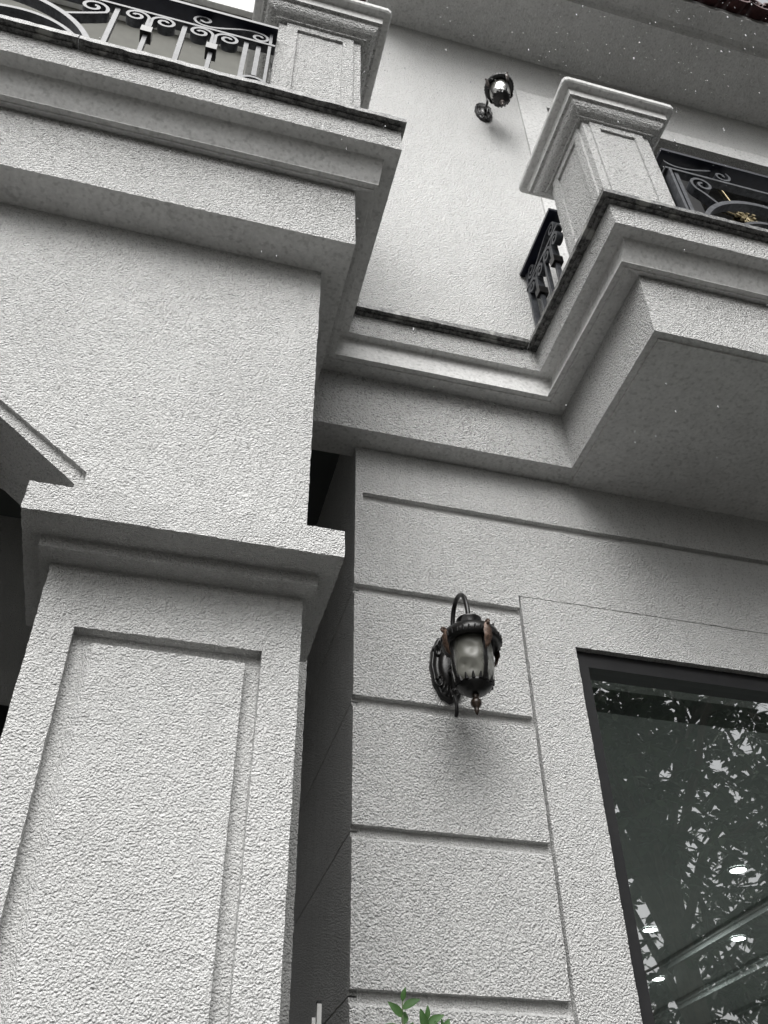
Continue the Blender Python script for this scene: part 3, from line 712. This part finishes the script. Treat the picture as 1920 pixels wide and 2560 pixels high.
    for k in range(16):
        a = 2 * math.pi * k / 16
        q.tube([(ax + .054 * math.cos(a), ay + .054 * math.sin(a), Q(-.166)), (ax + .0605 * math.cos(a), ay + .0605 * math.sin(a), Q(-.140))], [.007, .002], 5)
    q.build('cup_crown', 'lamp_black', t, cup)
    MB().lathe([(.007, Q(-.218)), (.013, Q(-.224)), (.008, Q(-.232)), (.010, Q(-.236)), (.017, Q(-.248)), (.016, Q(-.260)), (.009, Q(-.272)), (.007, Q(-.278)), (.0085, Q(-.283)), (.001, Q(-.302))], ax, ay, 14).build('finial', 'finial', t, smooth=True)
    for k in range(4):
        a = -math.pi / 2 + math.pi / 2 * k + math.radians(13); ca, sa = math.cos(a), math.sin(a)
        pr_ = [(.071, .018), (.073, -.03), (.072, -.07), (.070, -.105), (.064, -.140), (.054, -.170)]
        MB().flat([(ax + r_ * ca, ay + r_ * sa, Q(z_)) for r_, z_ in pr_], (-sa, ca, 0), 0.004, 0.012).build('rib', 'lamp_black', t)
        # curled acanthus leaf on the brim above the rib: ridged blade
        V = []; F = []; nl = 9
        for i in range(nl + 1):
            u = i / nl; hw = 0.015 * math.sin(math.pi * (0.18 + 0.78 * u)) ** 0.8
            zz = z0 - .022 - .082 * u; rr = .093 + .007 * math.sin(math.pi * u * .9) - .016 * u * u
            for j in range(5):
                v = j / 2 - 1; rip = 0.0022 * math.cos(i * 2.2 + abs(v) * 2.5)
                V.append((ax + (rr + .006 * (1 - v * v) + rip) * ca - sa * hw * v, ay + (rr + .006 * (1 - v * v) + rip) * sa + ca * hw * v, zz - .006 * abs(v)))
        for i in range(nl):
            for j in range(4): F.append((i * 5 + j, i * 5 + j + 1, (i + 1) * 5 + j + 1, (i + 1) * 5 + j))
        q = MB(); q.add(V, F)
        q.tube([(ax + (.098 + .007 * math.cos(b_)) * ca, ay + (.098 + .007 * math.cos(b_)) * sa, z0 - .024 + .007 * math.sin(b_)) for b_ in [i * .8 for i in range(9)]], .005, 6)
        q.build('leaf', leafm, t, smooth=True)
        a2 = a + math.pi / 4; c2, s2 = math.cos(a2), math.sin(a2)
        q = MB(); q.add([(ax + .074 * c2 - s2 * .016, ay + .074 * s2 + c2 * .016, Q(.058)), (ax + .074 * c2 + s2 * .016, ay + .074 * s2 - c2 * .016, Q(.058)), (ax + .080 * c2, ay + .080 * s2, Q(.092)),
                         (ax + .066 * c2 - s2 * .016, ay + .066 * s2 + c2 * .016, Q(.058)), (ax + .066 * c2 + s2 * .016, ay + .066 * s2 - c2 * .016, Q(.058)), (ax + .073 * c2, ay + .073 * s2, Q(.092))],
                        [(0, 1, 2), (5, 4, 3), (0, 2, 5, 3), (1, 4, 5, 2), (0, 3, 4, 1)])
        q.build('crest', 'lamp_black', t, cp)
    return t
L1 = lamp(0.907, YW, Z(1.632), 'black lantern with bronze leaves on the grooved lower wall beside the window')
L2 = lamp(1.315, YU, Z(5.50), 'small black lantern high on the plain upper wall under the eave', 0.205, 'finial', 0.033)
L2.scale = (.9, .9, .9)

# ------------------------------------------------------------------ downlights in the room
for i, (x, y, lb) in enumerate(((3.667, 5.02, 'round lit ceiling downlight high in the window, largest and brightest of the four'), (3.676, 6.22, 'round lit ceiling downlight touching the left window frame above the lowest one'),
                   (4.421, 6.26, 'round lit ceiling downlight between two ceiling mouldings right of the others'), (4.342, 7.37, 'round lit downlight lowest in the window near its left frame'))):
    t = thing('downlight', lb, 'ceiling light', (x, y, Z(ZC)), 'downlights in the room behind the window')
    MB().lathe([(.058, Z(ZC) - .002), (.066, Z(ZC) - .004), (.066, Z(ZC) - .010), (.051, Z(ZC) - .012)], x, y, 24, cap=False).build('rim', 'white', t, smooth=True)
    ld = bpy.data.lights.new('downlight_beam', 'AREA'); ld.shape = 'DISK'; ld.size = 0.11; ld.energy = 36; ld.color = (.93, 1.0, .97)
    lo = bpy.data.objects.new('downlight_beam', ld); S.collection.objects.link(lo); lo.parent = t; lo.location = (0, 0, -.02)
    MB().lathe([(.051, Z(ZC) - .003), (.047, Z(ZC) - .0105), (.001, Z(ZC) - .011)], x, y, 24).build('lens', 'downlight', t)

# ------------------------------------------------------------------ white gate post low in the gap
t = thing('gate_post', 'thin white metal post with bracing low in the dark gap beside the pillar', 'post', (0.52, 2.6, 0))
MB().box(0.519, 0.531, 2.59, 2.61, 0, Z(0.622)).build('post', 'post', t)
MB().box(0.506, 0.516, 2.59, 2.61, 0, Z(0.589)).build('post', 'post', t)
MB().box(0.5195, 0.531, 2.5905, 2.6095, Z(0.6225), Z(0.630)).build('cap', 'black', t)
MB().tube([(0.515, 2.62, Z(.58)), (0.44, 2.64, Z(0.42))], 0.007, 6).build('brace', 'post', t)

# ------------------------------------------------------------------ shrub
t = thing('shrub', 'young green leafy shrub in front of the grooved wall', 'plant', (0.70, 2.33, 0))
def leaf_mesh(L, Wd):
    V = []; F = []; n = 8
    for i in range(n + 1):
        u = i / n; w2 = Wd * math.sin(math.pi * min(1, u * .94 + .03)) ** .8 * (1 - .35 * u)
        z = -0.25 * L * u * u
        V += [(-w2, L * u, z + w2 * .45), (0, L * u, z), (w2, L * u, z + w2 * .45)]
    for i in range(n):
        for j in range(2): F.append((i * 3 + j, i * 3 + j + 1, i * 3 + j + 4, i * 3 + j + 3))
    me = bpy.data.meshes.new('leaf'); me.from_pydata(V, [], F); me.materials.append(M['leaf']); me.shade_smooth(); return me
lms = [leaf_mesh(.046, .012), leaf_mesh(.038, .011), leaf_mesh(.030, .008)]
stems = [[(.672, 2.33, 0), (.668, 2.33, 1.2), (.672, 2.325, Z(.46)), (.672, 2.32, Z(.572))], [(.70, 2.33, 0), (.715, 2.33, 1.3), (.728, 2.325, Z(.46)), (.731, 2.32, Z(.535))],
         [(.71, 2.33, 0), (.75, 2.33, 1.3), (.762, 2.325, Z(.44)), (.768, 2.32, Z(.510))]]
for st in stems:
    MB().tube(st, [.006, .004, .003, .0015], 6).build('stem', 'stem', t, smooth=True)
    a_, c_ = np.array(st[2]), np.array(st[3])
    for k in range(18):
        u = 1 - k * 0.15
        p = a_ + (c_ - a_) * u
        o = bpy.data.objects.new('leaf', lms[2 if k < 1 else (0 if k % 3 else 1)]); S.collection.objects.link(o); o.parent = t
        sd_ = 1 if k % 2 else -1; an = random.uniform(.35, 1.15) * sd_ if k else .1
        d = Vector((math.sin(an), random.uniform(-.55, .25), math.cos(an))).normalized()
        nn = (Vector((random.uniform(-.5, .5), -1, random.uniform(-.2, .6)))); nn = (nn - d * nn.dot(d)).normalized(); xx = d.cross(nn)
        mt = Matrix((xx, d, nn)).transposed().to_4x4(); mt.translation = Vector(p) - t.location
        o.matrix_local = mt

# ------------------------------------------------------------------ street trees across the way (seen mirrored in the window)
def tree(x, y, hgt, rad, label, seed, nl=9000):
    rg = np.random.default_rng(seed)
    t = thing('street_tree', label, 'tree', (x, y, 0), 'street trees opposite the house')
    q = MB(); top = hgt * .6
    q.tube([(x, y, 0), (x + .05, y, top * .5), (x - .05, y + .05, top)], [.20, .16, .12], 10)
    cl = []
    for k in range(26):
        a = rg.uniform(0, 6.28); rr = rad * rg.uniform(.25, .95); zz = hgt * rg.uniform(.32, 1.0)
        e = np.array((x + rr * math.cos(a), y + rr * math.sin(a), zz)); s0 = np.array((x, y, top * rg.uniform(.6, 1)))
        mid = (s0 + e) / 2 + np.array((0, 0, .25))
        q.tube([s0, mid, e], [.07, .045, .015], 6); cl.append(e); cl.append(mid)
        for j in range(2):
            f = e + rg.normal(0, rad * .22, 3); q.tube([mid, f], [.03, .008], 5); cl.append(f)
    q.build('trunk', 'bark', t)
    cl = np.array(cl); nw = nl // 7
    C = cl[rg.integers(0, len(cl), nw)] + rg.normal(0, rad * .125, (nw, 3)); C = np.repeat(C, 7, 0); nl = len(C)
    az = rg.uniform(0, 6.283, nl); dr_ = rg.uniform(-.9, .25, nl)
    d1 = np.stack([np.cos(az), np.sin(az), dr_], 1); d1 /= np.linalg.norm(d1, axis=1)[:, None]
    d2 = np.cross(d1, np.array((0, 0, 1.0))) + rg.normal(0, .35, (nl, 3)); d2 /= np.linalg.norm(d2, axis=1)[:, None]
    Ls = rg.uniform(.11, .22, (nl, 1)); ws = Ls * .21; dn = np.array((0, 0, -1.0)) * Ls
    V = np.stack([C, C + d1 * Ls * .35 + d2 * ws, C + d1 * Ls * .7 + d2 * ws * .8 + dn * .06, C + d1 * Ls + dn * .18, C + d1 * Ls * .7 - d2 * ws * .8 + dn * .06, C + d1 * Ls * .35 - d2 * ws], 1).reshape(-1, 3)
    q = MB(); q.v.append(V); q.n = len(V); q.f = np.arange(nl * 6).reshape(-1, 6).tolist()
    cr = q.build('crown', 'leaf_far', t); cr['kind'] = 'stuff'
tree(6.2, -4.8, 10.5, 2.8, 'leafy street tree mirrored in the left part of the window', 3, 15400)
tree(10.0, -6.2, 11.0, 3.2, 'leafy street tree mirrored towards the right edge of the window', 5, 16100)
tree(3.9, -5.6, 8.4, 2.2, 'shorter leafy street tree mirrored beside the left window frame', 8, 9800)

# ------------------------------------------------------------------ rain
q = MB(); nd = 700; got = 0
Rm = _R
while got < nd:
    (pxx, pyy) = (RNG.uniform(850, 1920), RNG.uniform(0, 420)) if RNG.random() < .72 else (RNG.uniform(0, 1920), RNG.uniform(0, 1) ** 1.6 * 1150)
    if RNG.random() > 0.4 + 0.6 * (pxx / 1920): continue
    dist = RNG.uniform(1.15, 3.2)
    if pyy > 500 and dist > 1.38: dist = RNG.uniform(.9, 1.35)
    c = np.array([(pxx - 960) / 2288.7, (pyy - 1280) / 2288.7, 1.0]); wv = Rm.T @ c; wv = wv / np.linalg.norm(wv) * dist
    if wv[1] > 1.36: wv = wv * (1.36 / wv[1])
    r_ = RNG.uniform(.0003, .0007) * (1.8 if RNG.random() < .05 else 1)
    p = wv + np.array([0, 0, H]); n = 6; el = RNG.uniform(1.8, 4.5)
    V = [p + np.array((0, 0, -r_ * el))]
    for h_, s_ in ((-.5, .87), (.5, .87)):
        for k in range(n): V.append(p + np.array((r_ * s_ * math.cos(k * 2 * math.pi / n), r_ * s_ * math.sin(k * 2 * math.pi / n), r_ * el * h_)))
    V.append(p + np.array((0, 0, r_ * el)))
    F = [(0, 1 + (k + 1) % n, 1 + k) for k in range(n)] + [(1 + k, 1 + (k + 1) % n, 7 + (k + 1) % n, 7 + k) for k in range(n)] + [(7 + k, 7 + (k + 1) % n, 13) for k in range(n)]
    q.add(V, F); got += 1
tag(q.build('raindrops', 'rain', smooth=True), 'scattered white raindrops falling in front of the house', 'rain', None, 'stuff')
